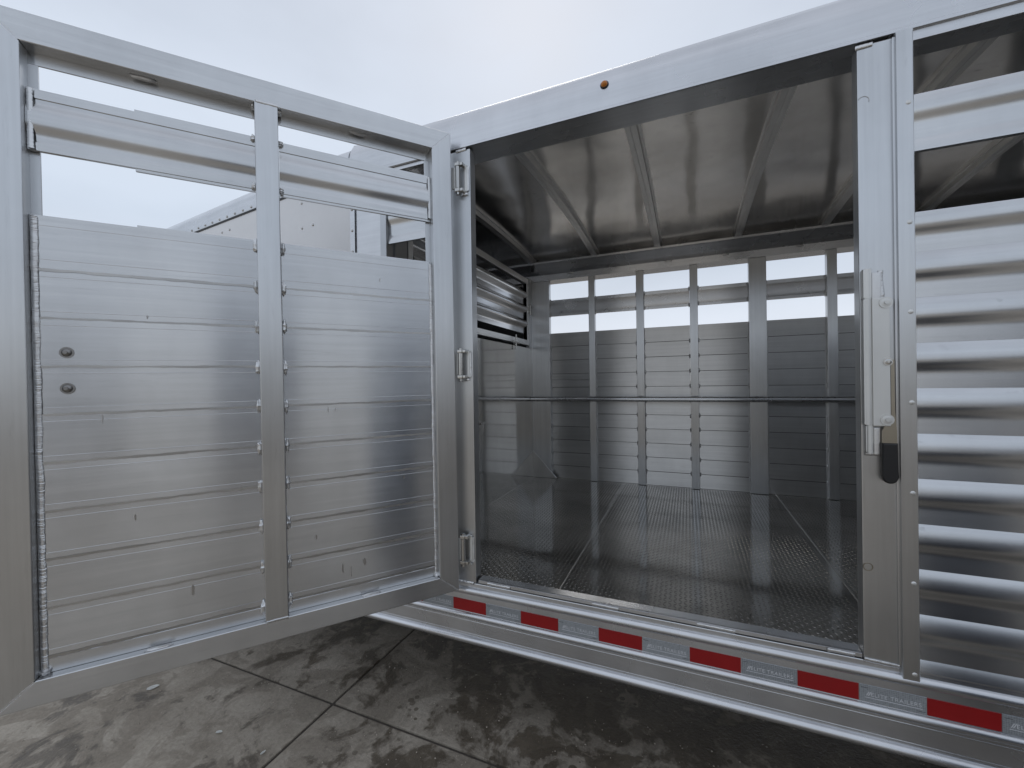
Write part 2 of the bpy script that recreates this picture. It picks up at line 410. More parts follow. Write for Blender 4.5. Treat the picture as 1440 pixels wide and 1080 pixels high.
# ---- bottom rail (near)
def ridge(zc, r, out, k_=8):
    return [(Y - out * math.sin(math.pi * i / k_), zc + r * math.cos(math.pi * i / k_)) for i in range(k_ + 1)]
prof = [(Y + 0.02, -0.868), (Y + 0.002, -0.870), (Y, -0.873)] + ridge(-0.904, 0.016, 0.015) + ridge(-1.0135, 0.0135, 0.013) + \
       [(Y, -1.035), (Y - 0.001, -1.0365), (Y, -1.038), (Y, -1.09), (Y - 0.001, -1.0915), (Y, -1.093)] + ridge(-1.118, 0.016, 0.016) + \
       [(Y + 0.03, -1.134), (Y + 0.03, -0.90), (Y + 0.02, -0.89)]
brail = part('bottom_rail', ext_x(B(), prof, -1.66, XR), M['rail'], 40)
build('nose_rail_lower', ext_path(B(), [(Y - q[0], q[1]) for q in prof], (-1.66 - 3.4 * math.cos(R(7)), Y + 3.4 * math.sin(R(7)), 0), (-1.6605, Y, 0)), M['rail'], brail, sharp=40)
bm = B(); ext_x(bm, [(Y + 0.004, -0.866), (Y + 0.048, -0.866), (Y + 0.048, -0.850), (Y + 0.010, -0.850), (Y + 0.004, -0.854)], -0.845, 0.488)
part('door_sill', bm, M['rail'])
for x_, l_ in ((-0.80, 0.09), (-0.735, 0.04), (-0.35, 0.10), (0.02, 0.12), (0.40, 0.07)):
    bm = B(); bead(bm, (x_, Y + 0.003, -0.862), (x_ + l_, Y + 0.003, -0.862), 0.0065, (0, 0, 1), (0, -1, 0.3))
    build('weld', bm, M['weld'], brail)

# ---- reflective strips along the bottom rail
red = silver = None
for k_ in range(-2, 13):
    xs = -0.970 + 0.3215 * k_
    for nm, mt, a_ in (('red', M['red'], xs), ('silver', M['silver'], xs + 0.1615)):
        bm = B(); box(bm, 0.0005, 0.1600, Y - 0.0016, Y, -0.996, -0.9455)
        if nm == 'red':
            if red is None: red = part('reflective_strip', bm, mt, loc=(a_, 0, 0)); red['label'] = 'plain red strip'
            else: bm.free(); again(red, (a_, 0, 0))
        elif silver is None:
            silver = part('reflective_strip', bm, mt, loc=(a_, 0, 0)); silver['label'] = 'silver honeycomb strip with faint lettering'
            cu = bpy.data.curves.new('lettering', 'FONT'); cu.body = 'ELITE TRAILERS'; cu.size = 0.0165; cu.extrude = 0.0002; cu.align_x = 'CENTER'; cu.space_character = 1.08
            tmp = bpy.data.objects.new('lettering_tmp', cu); C.collection.objects.link(tmp)
            me = bpy.data.meshes.new_from_object(tmp.evaluated_get(bpy.context.evaluated_depsgraph_get()))
            bpy.data.objects.remove(tmp)
            me.transform(Matrix.Translation((0.088, Y - 0.0022, -0.977)) @ Matrix.Rotation(R(90), 4, 'X'))
            me.materials.clear(); me.materials.append(M['letter'])
            let = bpy.data.objects.new('lettering', me); C.collection.objects.link(let); let.parent = silver
            lb = B()   # slanted mark before the words, rule under them, small print ticks
            for q in (0, 0.0045): 
                vs = [lb.verts.new((0.016 + q + dx, Y - 0.0022, -0.9775 + dz)) for dx, dz in ((0, 0), (0.0028, 0), (0.0092, 0.013), (0.0064, 0.013))]; lb.faces.new(vs)
            box(lb, 0.014, 0.150, Y - 0.0022, Y - 0.0014, -0.9835, -0.982)
            logo = build('emblem', lb, M['letter'], silver)
            tb = B(); box(tb, 0.004, 0.021, Y - 0.0022, Y - 0.0014, -0.9545, -0.9530); box(tb, 0.136, 0.156, Y - 0.0022, Y - 0.0014, -0.9905, -0.989)
            tick = build('print_mark', tb, M['mark'], silver)
        else:
            bm.free(); s_ = again(silver, (a_, 0, 0))
            for ch in (let, logo, tick): again(ch, None, s_)

# ---- top rail (near): flat face rolling back to the roof
def rail_profile(y, zlip, zface, r, top, back, under):
    p_ = [(y - 0.006, under + 0.002), (y - 0.0062, zlip + 0.004), (y, zlip + 0.009)]
    p_ += [(y, zface)]
    p_ += [(y + r - r * math.cos(a_), zface + r * math.sin(a_)) for a_ in [math.pi / 2 * i / 10 for i in range(1, 11)]]
    p_ += [(back, top + 0.0), (back, under + 0.014), (y + 0.048, under + 0.014), (y + 0.046, under), (y + 0.004, under)]
    return p_
tr = rail_profile(Y, 1.030, 1.1035, 0.14, 1.2435, Y + 0.16, 1.022)
trail_ = part('top_rail', ext_x(B(), tr, -1.531, XR), M['rail'], 40)
bm = B(); bead(bm, (-1.531, Y - 0.001, 1.04), (-1.531, Y - 0.001, 1.10), 0.006, (1, 0, 0), (0, -1, 0)); build('weld', bm, M['weld'], trail_)
bm = B(); bead(bm, (-1.531, Y + 0.0, 1.10), (-1.531, Y + 0.041, 1.203), 0.006, (1, 0, 0), (0, -1, 1))
build('weld', bm, M['weld'], trail_)
for x_ in (-0.62, -0.40, -0.05, 0.12, 0.33):
    bm = B(); blob(bm, (x_, Y + 0.05, 1.028), (0.03, 0.006, 0.005), 0.15); build('weld', bm, M['weld'], trail_)

# marker light
bm = B(); dome(bm, (-0.277, Y - 0.000, 1.122), (0, -1, 0.12), 0.0165, 0.006); ml_ = part('marker_light', bm, M['black'])
bm = B(); dome(bm, (-0.277, Y - 0.0035, 1.122), (0, -1, 0.12), 0.0125, 0.010); build('lens', bm, M['amber'], ml_)

# ---- roof: arched sheets and ribs
def zr(y):  # underside of the roof
    return 1.095 + 0.045 * (1 - ((y - 2.65) / 0.93) ** 2)
ribx = [-1.285, -0.715, -0.208, 0.36, 0.90, 1.44, 1.98, 2.52, 3.06, 3.6, 4.15]
NS = 24
ys = [1.72 + (3.58 - 1.72) * i / NS for i in range(NS + 1)]
edges = [XN - 3.6, XN] + [-0.208 + 1.08 * i for i in range(1, 5)] 
def roofsheet(xa, xb, name='roof_sheet'):
    bm = B(); prev = None
    yy = [1.70] + ys + [3.64]
    if xa < -2: yy = [y_ for y_ in yy if y_ > 2.1]
    for i, y_ in enumerate(yy):
        z_ = zr(y_)
        rr = [bm.verts.new((xa, y_, z_)), bm.verts.new((xb, y_, z_)), bm.verts.new((xb, y_, z_ + 0.10)), bm.verts.new((xa, y_, z_ + 0.10))]
        if prev:
            for j in range(4): bm.faces.new((prev[j], prev[(j + 1) % 4], rr[(j + 1) % 4], rr[j]))
        else: bm.faces.new(rr)
        prev = rr
    bm.faces.new(prev[::-1])
    return part(name, bm, M['roof'], 30)
rx = [XN - 3.6, -1.285, 0.90, 3.06, XR]
for a_, c_ in zip(rx[:-1], rx[1:]): roofsheet(a_, c_ - 0.001)
for x_ in ribx:
    bm = B(); prev = None; hw = 0.0345; hgt = 0.032
    sect = [(-hw, 0.004), (-hw, -0.004), (-hw + 0.009, -0.005), (-hw + 0.010, -hgt), (-0.006, -hgt), (-0.005, -hgt + 0.003), (-0.001, -hgt + 0.003), (0.0, -hgt), (hw - 0.014, -hgt), (hw - 0.012, -0.005), (hw, -0.004), (hw, 0.004)]
    for y_ in [1.70] + ys[1:-1] + [3.585]:
        rr = [bm.verts.new((x_ + q[0], y_, zr(y_) + q[1])) for q in sect]
        if prev:
            for j in range(12): bm.faces.new((prev[j], prev[(j + 1) % 12], rr[(j + 1) % 12], rr[j]))
        else: bm.faces.new(rr)
        prev = rr
    bm.faces.new(prev[::-1])
    part('roof_rib', bm, M['raily'], 30)

# ---- floor plates with raised tread
FX = [-1.30, -0.498, 0.592, 1.682, 2.772, XR - 0.02]
lug = [(-0.0098, 0), (0, -0.003), (0.0098, 0), (0, 0.003)]
for a_, c_ in zip(FX[:-1], FX[1:]):
    bm = B(); box(bm, a_ + 0.0015, c_ - 0.0015, Y + 0.049, YF + 0.02, ZF - 0.02, ZF, 0.001, 1)
    fp = part('floor_plate', bm, M['tread'])
    P = 0.0185; vsl = []; fsl = []
    nx = int((min(c_, 2.8) - a_ - 0.02) / P); ny = int((YF - Y - 0.075) / P)
    for i in range(nx):
        for j in range(ny):
            ang = R(45) if (i + j) % 2 else R(-45)
            cx_, cy_ = a_ + 0.018 + i * P, Y + 0.066 + j * P
            ca, sa = math.cos(ang), math.sin(ang); k0 = len(vsl)
            for lx, ly in lug: vsl.append((cx_ + lx * ca - ly * sa, cy_ + lx * sa + ly * ca, ZF + 0.0002))
            for lx in (-0.0045, 0.0045): vsl.append((cx_ + lx * ca, cy_ + lx * sa, ZF + 0.0014))
            fsl += [(k0, k0 + 1, k0 + 4), (k0 + 1, k0 + 2, k0 + 5), (k0 + 1, k0 + 5, k0 + 4), (k0 + 2, k0 + 3, k0 + 5), (k0 + 3, k0, k0 + 4), (k0 + 3, k0 + 4, k0 + 5)]
    if nx > 0:
        me = bpy.data.meshes.new('tread_lugs'); me.from_pydata(vsl, [], fsl); me.materials.append(M['lug'])
        o = bpy.data.objects.new('tread_lugs', me); C.collection.objects.link(o); o.parent = fp; o['kind'] = 'stuff'
for x_ in FX[1:-1]:
    bm = B(); bead(bm, (x_, Y + 0.05, ZF), (x_, YF, ZF), 0.0042, (1, 0, 0), (0, 0, 1), 0.012); part('floor_weld', bm, M['lug'])
bm = B(); box(bm, -1.6, XR - 0.02, Y + 0.05, YF + 0.05, ZF - 0.06, ZF - 0.025); ufr = part('underframe', bm, M['raily'])
for i in range(15):
    bm = B(); box(bm, -1.55 + i * 0.4, -1.50 + i * 0.4, Y + 0.05, YF + 0.05, ZF - 0.18, ZF - 0.061); build('cross_beam', bm, M['raily'], ufr)

# ---- far wall
bm = B()
ext_x(bm, [(YF - 0.035, 0.905), (YF - 0.035, 0.958), (YF + 0.012, 0.960), (YF + 0.010, 0.968), (YF - 0.062, 1.048), (YF - 0.075, 1.050), (YF - 0.075, 1.066), (YF - 0.02, 1.095), (YF + 0.11, 1.15), (YF + 0.12, 0.905)], -4.9, XR)
fw_ = part('far_wall', bm, M['rail'], 30)
fw_['label'] = 'slatted inner far wall with two open vent rows near the top'
bm = B(); box(bm, -4.9, XR, YF + 0.03, YF + 0.10, -1.13, -0.872); build('lower_rail', bm, M['rail'], fw_)
posts = [(-1.30, -1.13), (-0.778, -0.725), (-0.384, -0.324), (0.022, 0.080), (0.428, 0.543), (0.910, 0.969), (1.375, 1.43), (1.80, 1.92), (2.26, 2.315), (2.70, 2.755), (3.10, 3.22), (3.60, 3.655), (4.05, XR)]
for a_, c_ in posts:
    bm = B(); box(bm, a_, c_, YF - 0.036, YF + 0.015, ZF + 0.002, 0.903, 0.003)
    build('wall_post', bm, M['post'], fw_)
seams = [0.437, 0.315, 0.195, 0.073, -0.047, -0.162, -0.279, -0.395, -0.512, -0.627, -0.743, -0.856]
def plank_profile(z0, z1, yf, th, d=-1, mr=0.017):
    """flat extrusion with two hairline ridges; d = direction (in y) that its face looks"""
    g = 0.0013; c = 0.0006
    f = yf
    def q(y_, z_): return (f + d * y_, z_)
    p_ = [q(-th, z0 + g), q(-c * 0.8, z0 + g), q(0, z0 + g + c)]
    for zc in (z0 + mr, z1 - mr):
        p_ += [q(0, zc - 0.001), q(0.0003, zc), q(0, zc + 0.001)]
    p_ += [q(0, z1 - g - c), q(-c * 0.8, z1 - g), q(-th, z1 - g)]
    return p_
def spot(w_=0.0065, d_=0.006, h_=0.017):
    bm = B(); blob(bm, (0, 0, 0), (w_, d_, h_)); return bm
spotm = None
def spots(parent, x_, y_, z_):
    global spotm
    if spotm is None: spotm = build('weld', spot(), M['weld'], parent, loc=(x_, y_, z_))
    else: again(spotm, (x_, y_, z_), parent)
lips = [0.012, 0.022]
def lip_slat(z0, z1, yf, th):
    h_ = z1 - z0
    return [(yf + th, z0), (yf, z0), (yf, z0 + 0.020), (yf + 0.0012, z0 + 0.023), (yf - 0.003, z0 + 0.045), (yf - 0.003, z1 - 0.05), (yf + 0.001, z1 - 0.028), (yf + 0.0012, z1 - 0.023), (yf, z1 - 0.020), (yf, z1), (yf + th, z1)]
bays = [(posts[i][1] + 0.001, posts[i + 1][0] - 0.001) for i in range(len(posts) - 1)]
for bi, (a_, c_) in enumerate(bays):
    for z1, z0 in zip(seams[:-1], seams[1:]):
        jit = random.uniform(-0.0012, 0.0012)
        bm = ext_x(B(), plank_profile(z0, z1, YF + jit, 0.025, -1, 0.03), a_, c_); build('plank', bm, M['wplank'], fw_, sharp=20)
    bm = ext_x(B(), lip_slat(0.589, 0.733, YF, 0.02), a_, c_); build('vent_slat', bm, M['rail'], fw_, sharp=25)
    if bi < 6:
        for x_ in (a_, c_):
            for z_ in seams[1:-1] + [0.600, 0.722]:
                spots(fw_, x_ + (0.003 if x_ == a_ else -0.003), YF - 0.006, z_ + random.uniform(-0.005, 0.005))
for a_, c_ in bays[:6]:
    bm = B(); blob(bm, ((a_ + c_) / 2 + 0.02, YF - 0.036, 0.952), (0.03, 0.005, 0.008), 0.1); build('weld', bm, M['weld'], fw_)
for a_, c_ in bays:
    bm = B()
    for z_ in seams[1:-1]: box(bm, a_ - 0.0005, c_ + 0.0005, YF - 0.0002, YF + 0.02, z_ - 0.0019, z_ + 0.0019)  # dark strips put in for the joints' shadow line and dirt
    o = build('joint_shade_grime', bm, M['grime_shade'], fw_); o['kind'] = 'stuff'
# a short patch bar across the first bay
bm = B(); box(bm, -1.129, -0.779, YF - 0.012, YF - 0.002, 0.02, 0.052, 0.002, 1); build('patch_bar', bm, M['wplank'], fw_)
# rub rail
bm = B(); cyl(bm, (-1.295, YF - 0.085, -0.148), (XR - 0.1, YF - 0.085, -0.148), 0.0205, 18); rub = part('rub_rail', bm, M['rail'], 40)
for a_, c_ in posts[:7]:
    bm = B(); box(bm, (a_ + c_) / 2 - 0.02, (a_ + c_) / 2 + 0.02, YF - 0.07, YF - 0.037, -0.155, -0.140); blob(bm, ((a_ + c_) / 2, YF - 0.06, -0.126), (0.016, 0.012, 0.004), 0.1)
    build('bracket', bm, M['weld'], rub)

# ---- bulkhead with drop gate
bm = B(); box(bm, XN - 0.02, XN + 0.012, Y + 0.05, YF + 0.02, ZF - 0.01, 0.305, 0.001, 1)
bulk = part('bulkhead', bm, M['mirror'])
bulk['label'] = 'mirror polished sheet below the louvred gate'
bm = B()
tri = ((XN + 0.0125, -0.615), (XN + 0.0125, ZF + 0.002), (-1.08, ZF + 0.002))
f1 = [bm.verts.new((q[0], YF - 0.0435, q[1])) for q in tri]; f2 = [bm.verts.new((q[0], YF - 0.0375, q[1])) for q in tri]
for i in range(3):
    j = (i + 1) % 3; bm.faces.new((f1[i], f1[j], f2[j], f2[i]))
bm.faces.new(f1); bm.faces.new(f2[::-1])
build('gusset', bm, M['smear_dim'], bulk)  # same metal as the posts, darkened to stand in for the floor it mirrors
bm = B(); bead(bm, (XN + 0.014, YF - 0.0435, -0.617), (-1.08, YF - 0.0435, ZF + 0.003), 0.004, (1, 0, 1), (0, -1, 0)); build('weld', bm, M['weld'], bulk)
bm = B(); bead(bm, (XN + 0.012, YF - 0.037, ZF), (XN + 0.012, YF - 0.037, 0.36), 0.005, (0, 1, 0), (1, 0, 0), 0.012); build('weld', bm, M['weld'], bulk)
GY0, GY1 = Y + 0.16, YF - 0.10
bm = B()
box(bm, XN - 0.03, XN + 0.01, GY0, GY1, 0.330, 0.375, 0.003); box(bm, XN - 0.03, XN + 0.01, GY0, GY1, 0.872, 0.918, 0.003)
box(bm, XN - 0.029, XN + 0.009, GY1 - 0.04, GY1 + 0.001, 0.329, 0.919, 0.003); box(bm, XN - 0.029, XN + 0.009, GY0 - 0.001, GY0 + 0.04, 0.329, 0.919, 0.003)
gate = part('drop_gate', bm, M['raily']); gate['label'] = 'corrugated drop gate in the bulkhead'
zt = 0.815; pz = 0.128
for k_ in range(3):
    z1 = zt - k_ * pz; pr = []
    for i in range(13):
        t_ = i / 12
        pr.append((0.026 * (math.sin(math.pi * min(1, t_ / 0.62)) if t_ < 0.62 else 0.0), z1 - t_ * pz))
    poly = pr + [(-0.006, z1 - pz), (-0.006, z1)]
    bm = B()
    a1 = [bm.verts.new((XN - 0.012 + q[0], GY0 + 0.041, q[1])) for q in poly]; a2 = [bm.verts.new((XN - 0.012 + q[0], GY1 - 0.041, q[1])) for q in poly]
    for i in range(len(poly)):
        j = (i + 1) % len(poly); bm.faces.new((a1[i], a1[j], a2[j], a2[i]))
    bm.faces.new(a1[::-1]); bm.faces.new(a2)
    build('corrugated_slat', bm, M['corry'], gate, sharp=50)
bm = B()
cyl(bm, (XN + 0.018, GY1 + 0.02, 0.60), (XN + 0.018, GY1 + 0.02, 0.70), 0.007); box(bm, XN + 0.008, XN + 0.016, GY1 - 0.02, GY1 + 0.06, 0.615, 0.685)
build('hinge', bm, M['chrome'], gate)
bm = B()
cyl(bm, (XN + 0.03, YF - 0.52, 0.325), (XN + 0.03, YF - 0.40, 0.325), 0.008); cyl(bm, (XN + 0.03, YF - 0.46, 0.39), (XN + 0.03, YF - 0.46, 0.27), 0.006); box(bm, XN + 0.013, XN + 0.03, YF - 0.48, YF - 0.44, 0.305, 0.345, 0.002)
build('slam_latch', bm, M['chrome'], gate)
bm = B(); box(bm, XN + 0.013, XN + 0.019, 2.485, 2.56, -0.34, -0.265, 0.002); cyl(bm, (XN + 0.03, 2.49, -0.275), (XN + 0.03, 2.555, -0.275), 0.006)
build('handle', bm, M['chrome'], bulk)
bm = B(); box(bm, XN - 0.02, XN + 0.012, GY1 + 0.004, YF - 0.036, 0.307, 0.935, 0.002); box(bm, XN - 0.019, XN + 0.005, Y + 0.06, GY0 - 0.004, 0.306, 1.05, 0.002)
build('gate_jamb', bm, M['post'], bulk)
# ---- nose of the trailer (closed, dark inside)
th = R(7.0); NL = 3.4
pc = Vector((-1.66, Y, 0)); pe = pc + Vector((-math.cos(th) * NL, math.sin(th) * NL, 0))
def sheet(pa, pb, z0, z1, tk=0.02):
    return ext_path(B(), [(0, z0), (0, z1), (-tk, z1), (-tk, z0)], pa, pb)
bm = B(); box(bm, -1.497, -1.315, Y + 0.002, Y + 0.03, -0.89, 1.026, 0.002); npan = part('front_panel', bm, M['rail'])
bm = B(); box(bm, -1.338, -1.302, Y - 0.010, Y + 0.040, -0.885, 1.024, 0.003); build('edge_post', bm, M['post'], npan)
bm = B(); box(bm, -1.526, -1.496, Y - 0.006, Y + 0.002, -0.885, 1.026, 0.002); ntrim = build('corner_trim', bm, M['rail'], npan)
sc = None
for k_ in range(18):
    z_ = 0.965 - 0.103 * k_
    if sc is None: bm = B(); dome(bm, (0, 0, 0), (0, -1, 0), 0.0075, 0.004, 10, 3); sc = part('rivet', bm, M['chrome'], loc=(-1.512, Y - 0.006, z_))
    else: again(sc, (-1.512, Y - 0.006, z_))
nw = None
# white skin: short straight part, rolled bend, tapered part
bend = [Vector((-1.50, Y + 0.004, 0)), Vector((-1.60, Y + 0.004, 0))]
for i in range(1, 6): 
    a_ = th * i / 6; bend.append(bend[-1] + Vector((-math.cos(a_), math.sin(a_), 0)) * 0.022)
bend.append(bend[-1] + Vector((-math.cos(th), math.sin(th), 0)) * NL)
bm = B(); prev = None
for q in bend:
    rr = [bm.verts.new((q.x, q.y, -0.885)), bm.verts.new((q.x, q.y, 1.044)), bm.verts.new((q.x + 0.003, q.y + 0.02, 1.044)), bm.verts.new((q.x + 0.003, q.y + 0.02, -0.885))]
    if prev:
        for j in range(4): bm.faces.new((prev[j], prev[(j + 1) % 4], rr[(j + 1) % 4], rr[j]))
    else: bm.faces.new(rr)
    prev = rr
bm.faces.new(prev[::-1])
nose = part('nose_skin', bm, M['white'], 30); nose['label'] = 'white tapered nose sheet with rivets'
def npt(x_): # point on the tapered skin at world x
    q = bend[-2]; s_ = (q.x - x_) / math.cos(th); return (x_, q.y + s_ * math.sin(th))
for xx in (-1.802, -1.894, -2.615, -2.705, -3.42, -3.51):
    for z_ in [0.977 - 0.1335 * k_ for k_ in range(14)]:
        a_, c_ = npt(xx); again(sc, (a_, c_ - 0.001, z_))
nr = [(0.0, 1.032), (-0.02, 1.032), (-0.02, 1.045), (0.004, 1.047), (0.006, 1.055), (0.002, 1.10)] + [(0.002 - 0.09 + 0.09 * math.cos(a_), 1.12 + 0.075 * math.sin(a_)) for a_ in [math.pi / 2 * i / 8 for i in range(9)]] + [(-0.12, 1.19), (-0.12, 1.06), (-0.02, 1.06)]
nr = nr[3:]
q0 = bend[-2]; d_ = Vector((math.cos(th), -math.sin(th), 0)); 
pa = Vector((bend[-1].x, bend[-1].y, 0)); pb = q0 + d_ * 0.02
nrail = part('nose_rail', ext_path(B(), nr, pa, pb), M['rail'], 40)
bm = ext_path(B(), nr, pb, Vector((-1.533, Y, 0))); build('nose_rail_end', bm, M['rail'], nrail, sharp=40)
bm = ext_path(B(), [(0.004, 1.036), (0.004, 1.0465), (-0.012, 1.0465), (-0.012, 1.036)], pa, pb); build('seal', bm, M['seal'], nrail)
for k_ in range(16):
    x_ = -1.83 - 0.0895 * k_; a_, c_ = npt(x_)
    again(sc, (a_ + 0.001, c_ - 0.007, 1.061))
# nose interior shell
bm = B(); box(bm, pe.x - 0.05, XN - 0.1, pe.y + 0.01, YF + 0.1, -0.93, -0.90); box(bm, pe.x - 0.05, pe.x, pe.y, YF + 0.1, -0.83, 1.2); box(bm, pe.x + 0.01, XN - 0.03, YF + 0.05, YF + 0.09, -0.83, 0.9)
box(bm, pe.x + 0.01, XN - 0.03, YF - 0.2, YF + 0.13, 1.152, 1.18)
part('nose_shell', bm, M['black'])

# ---- door posts
bm = B(); box(bm, -0.972, -0.855, Y, Y + 0.048, -0.868, 1.016, 0.004); pl = part('door_post', bm, M['post'])
bm = B(); bead(bm, (-0.96, Y - 0.001, -0.870), (-0.865, Y - 0.001, -0.870), 0.008, (0, 0, 1), (0, -1, 0)); build('weld', bm, M['weld'], pl)
bm = B(); bead(bm, (-0.92, Y - 0.001, 1.014), (-0.87, Y - 0.001, 1.016), 0.007, (0, 0, 1), (0, -1, 0)); build('weld', bm, M['weld'], pl)
bm = B(); box(bm, 0.4895, 0.578, Y, Y + 0.046, -0.868, 1.016, 0.004); prr = part('door_post', bm, M['post'])
bm = B(); bead(bm, (0.492, Y - 0.001, -0.866), (0.578, Y - 0.001, -0.869), 0.006, (0, 0, 1), (0, -1, 0.4)); build('weld', bm, M['weld'], prr)
bm = B(); bead(bm, (0.487, Y - 0.001, 1.010), (0.53, Y - 0.001, 1.012), 0.007, (0, 0, 1), (0, -1, 0)); build('weld', bm, M['weld'], prr)
bm = B(); 
ro = [[bm.verts.new((0.503 + (0.0115 + 0.0016 * math.cos(b_)) * math.cos(a_), Y - 0.0008 - 0.0016 * math.sin(b_), -0.58 + (0.0115 + 0.0016 * math.cos(b_)) * math.sin(a_))) for b_ in [2 * math.pi * i / 6 for i in range(6)]] for a_ in [2 * math.pi * j / 24 for j in range(24)]]
for j in range(24):
    for i in range(6): bm.faces.new((ro[j][i], ro[(j + 1) % 24][i], ro[(j + 1) % 24][(i + 1) % 6], ro[j][(i + 1) % 6]))
build('bumper_ring', bm, M['brass'], prr)
bm = B(); ro = [[bm.verts.new((0.505 + (0.014 + 0.0013 * math.cos(b_)) * math.cos(a_), Y - 0.0003 - 0.0010 * math.sin(b_), 0.845 + (0.014 + 0.0013 * math.cos(b_)) * math.sin(a_))) for b_ in [2 * math.pi * i / 6 for i in range(6)]] for a_ in [R(-20) + R(170) * j / 16 for j in range(17)]]
for j in range(16):
    for i in range(6): bm.faces.new((ro[j][i], ro[j + 1][i], ro[j + 1][(i + 1) % 6], ro[j][(i + 1) % 6]))
build('scuff', bm, M['smear_dim'], prr)
# trim strip: folded channel over the joint between the post and the slats
bm = B(); ext = [(0.5785, Y - 0.004), (0.5785, Y - 0.011), (0.580, Y - 0.0135), (0.617, Y - 0.0135), (0.6195, Y - 0.011), (0.6195, Y + 0.02), (0.5785, Y + 0.02)]
a1 = [bm.verts.new((x_, y_, -0.896)) for x_, y_ in ext]; a2 = [bm.verts.new((x_, y_, 1.021)) for x_, y_ in ext]
for i in range(len(ext)):
    j = (i + 1) % len(ext); bm.faces.new((a1[i], a1[j], a2[j], a2[i]))
bm.faces.new(a1[::-1]); bm.faces.new(a2)
trim = part('trim_strip', bm, M['post'])
bm = B(); box(bm, 0.572, 0.5795, Y - 0.0075, Y + 0.001, -0.862, 1.012, 0.002); build('sealant_line', bm, M['post'], trim)
for z_ in (0.806, 0.455, 0.192, -0.075, -0.342, -0.609, -0.878):
    bm = B(); dome(bm, (0.6065, Y - 0.0134, z_), (0, -1, 0), 0.0068, 0.0022, 14, 3); s_ = build('screw', bm, M['latch'], trim)

# ---- door latch on the right post
yl = Y - 0.0145
bm = B(); box(bm, 0.512, 0.554, yl - 0.012, yl - 0.006, -0.146, 0.238, 0.0025); box(bm, 0.5145, 0.519, yl - 0.0061, Y - 0.0005, -0.14, 0.23); 
latch = part('door_latch', bm, M['latch']); latch['label'] = 'pale metal cam latch with black lever grip'
bm = B(); cyl(bm, (0.503, yl, -0.143), (0.503, yl, 0.237), 0.0125, 20); box(bm, 0.4905, 0.5025, yl - 0.011, yl + 0.012, -0.143, 0.236, 0.003); build('sleeve', bm, M['latch'], latch)
bm = B(); cyl(bm, (0.503, yl, 0.2375), (0.503, yl, 0.327), 0.0115, 20); box(bm, 0.4915, 0.513, yl - 0.010, yl + 0.0145, 0.239, 0.326, 0.003); build('hinge_tube', bm, M['latch'], latch)
bm = B(); cyl(bm, (0.507, yl, -0.228), (0.507, yl, -0.1435), 0.0095, 20); box(bm, 0.4955, 0.515, yl - 0.004, yl + 0.014, -0.226, -0.145, 0.003); build('hinge_tube', bm, M['latch'], latch)
bm = B(); box(bm, 0.516, 0.540, Y - 0.012, Y - 0.001, 0.236, 0.318, 0.004); bead(bm, (0.545, Y - 0.001, 0.22), (0.540, Y - 0.001, 0.325), 0.007, (1, 0, 0), (0, -1, 0)); build('weld_tab', bm, M['weld'], latch)
bm = B(); box(bm, 0.517, 0.535, Y - 0.012, Y - 0.001, -0.235, -0.150, 0.004); bead(bm, (0.500, Y - 0.002, -0.232), (0.536, Y - 0.002, -0.232), 0.006, (0, 0, 1), (0, -1, 0)); build('weld_tab', bm, M['weld'], latch)
for x_, z_, rr_ in ((0.5445, 0.222, 0.0165), (0.5475, 0.046, 0.0115), (0.5445, -0.126, 0.0165)):
    bm = B(); cyl(bm, (x_, yl - 0.0115, z_), (x_, yl - 0.0145, z_), rr_, 24); dome(bm, (x_, yl - 0.014, z_), (0, -1, 0), rr_ * 0.86, 0.0012, 20, 3); cyl(bm, (x_, yl - 0.0165, z_), (x_, yl - 0.0185, z_), rr_ * 0.35, 6)
    build('bolt', bm, M['chrome'] if rr_ < 0.012 else M['latch'], latch)
bm = B()
pts = [(0.5565, 0.052), (0.5655, 0.052), (0.5655, -0.10), (0.5695, -0.16), (0.5700, -0.215), (0.5345, -0.215), (0.5350, -0.16), (0.5565, -0.11)]
f1 = [bm.verts.new((x_, yl - 0.0055, z_)) for x_, z_ in pts]; f2 = [bm.verts.new((x_, yl + 0.001, z_)) for x_, z_ in pts]
for i in range(len(pts)):
    j = (i + 1) % len(pts); bm.faces.new((f1[i], f1[j], f2[j], f2[i]))
bm.faces.new(f1); bm.faces.new(f2[::-1]); build('lever', bm, M['brass'], latch)
bm = B(); pts = [(0.5325, -0.196), (0.5705, -0.196)] + [(0.552 + 0.0190 * math.cos(a_), -0.297 - 0.020 * math.sin(a_)) for a_ in [math.pi * i / 12 for i in range(13)]]
f1 = [bm.verts.new((x_, yl - 0.012, z_)) for x_, z_ in pts]; f2 = [bm.verts.new((x_, yl + 0.006, z_)) for x_, z_ in pts]
for i in range(len(pts)):
    j = (i + 1) % len(pts); bm.faces.new((f1[i], f1[j], f2[j], f2[i]))
fa = bm.faces.new(f1); fb = bm.faces.new(f2[::-1])
bmesh.ops.bevel(bm, geom=list(set(fa.edges) | set(fb.edges)), offset=0.005, segments=3, affect='EDGES', profile=0.5)
build('grip', bm, M['black'], latch)

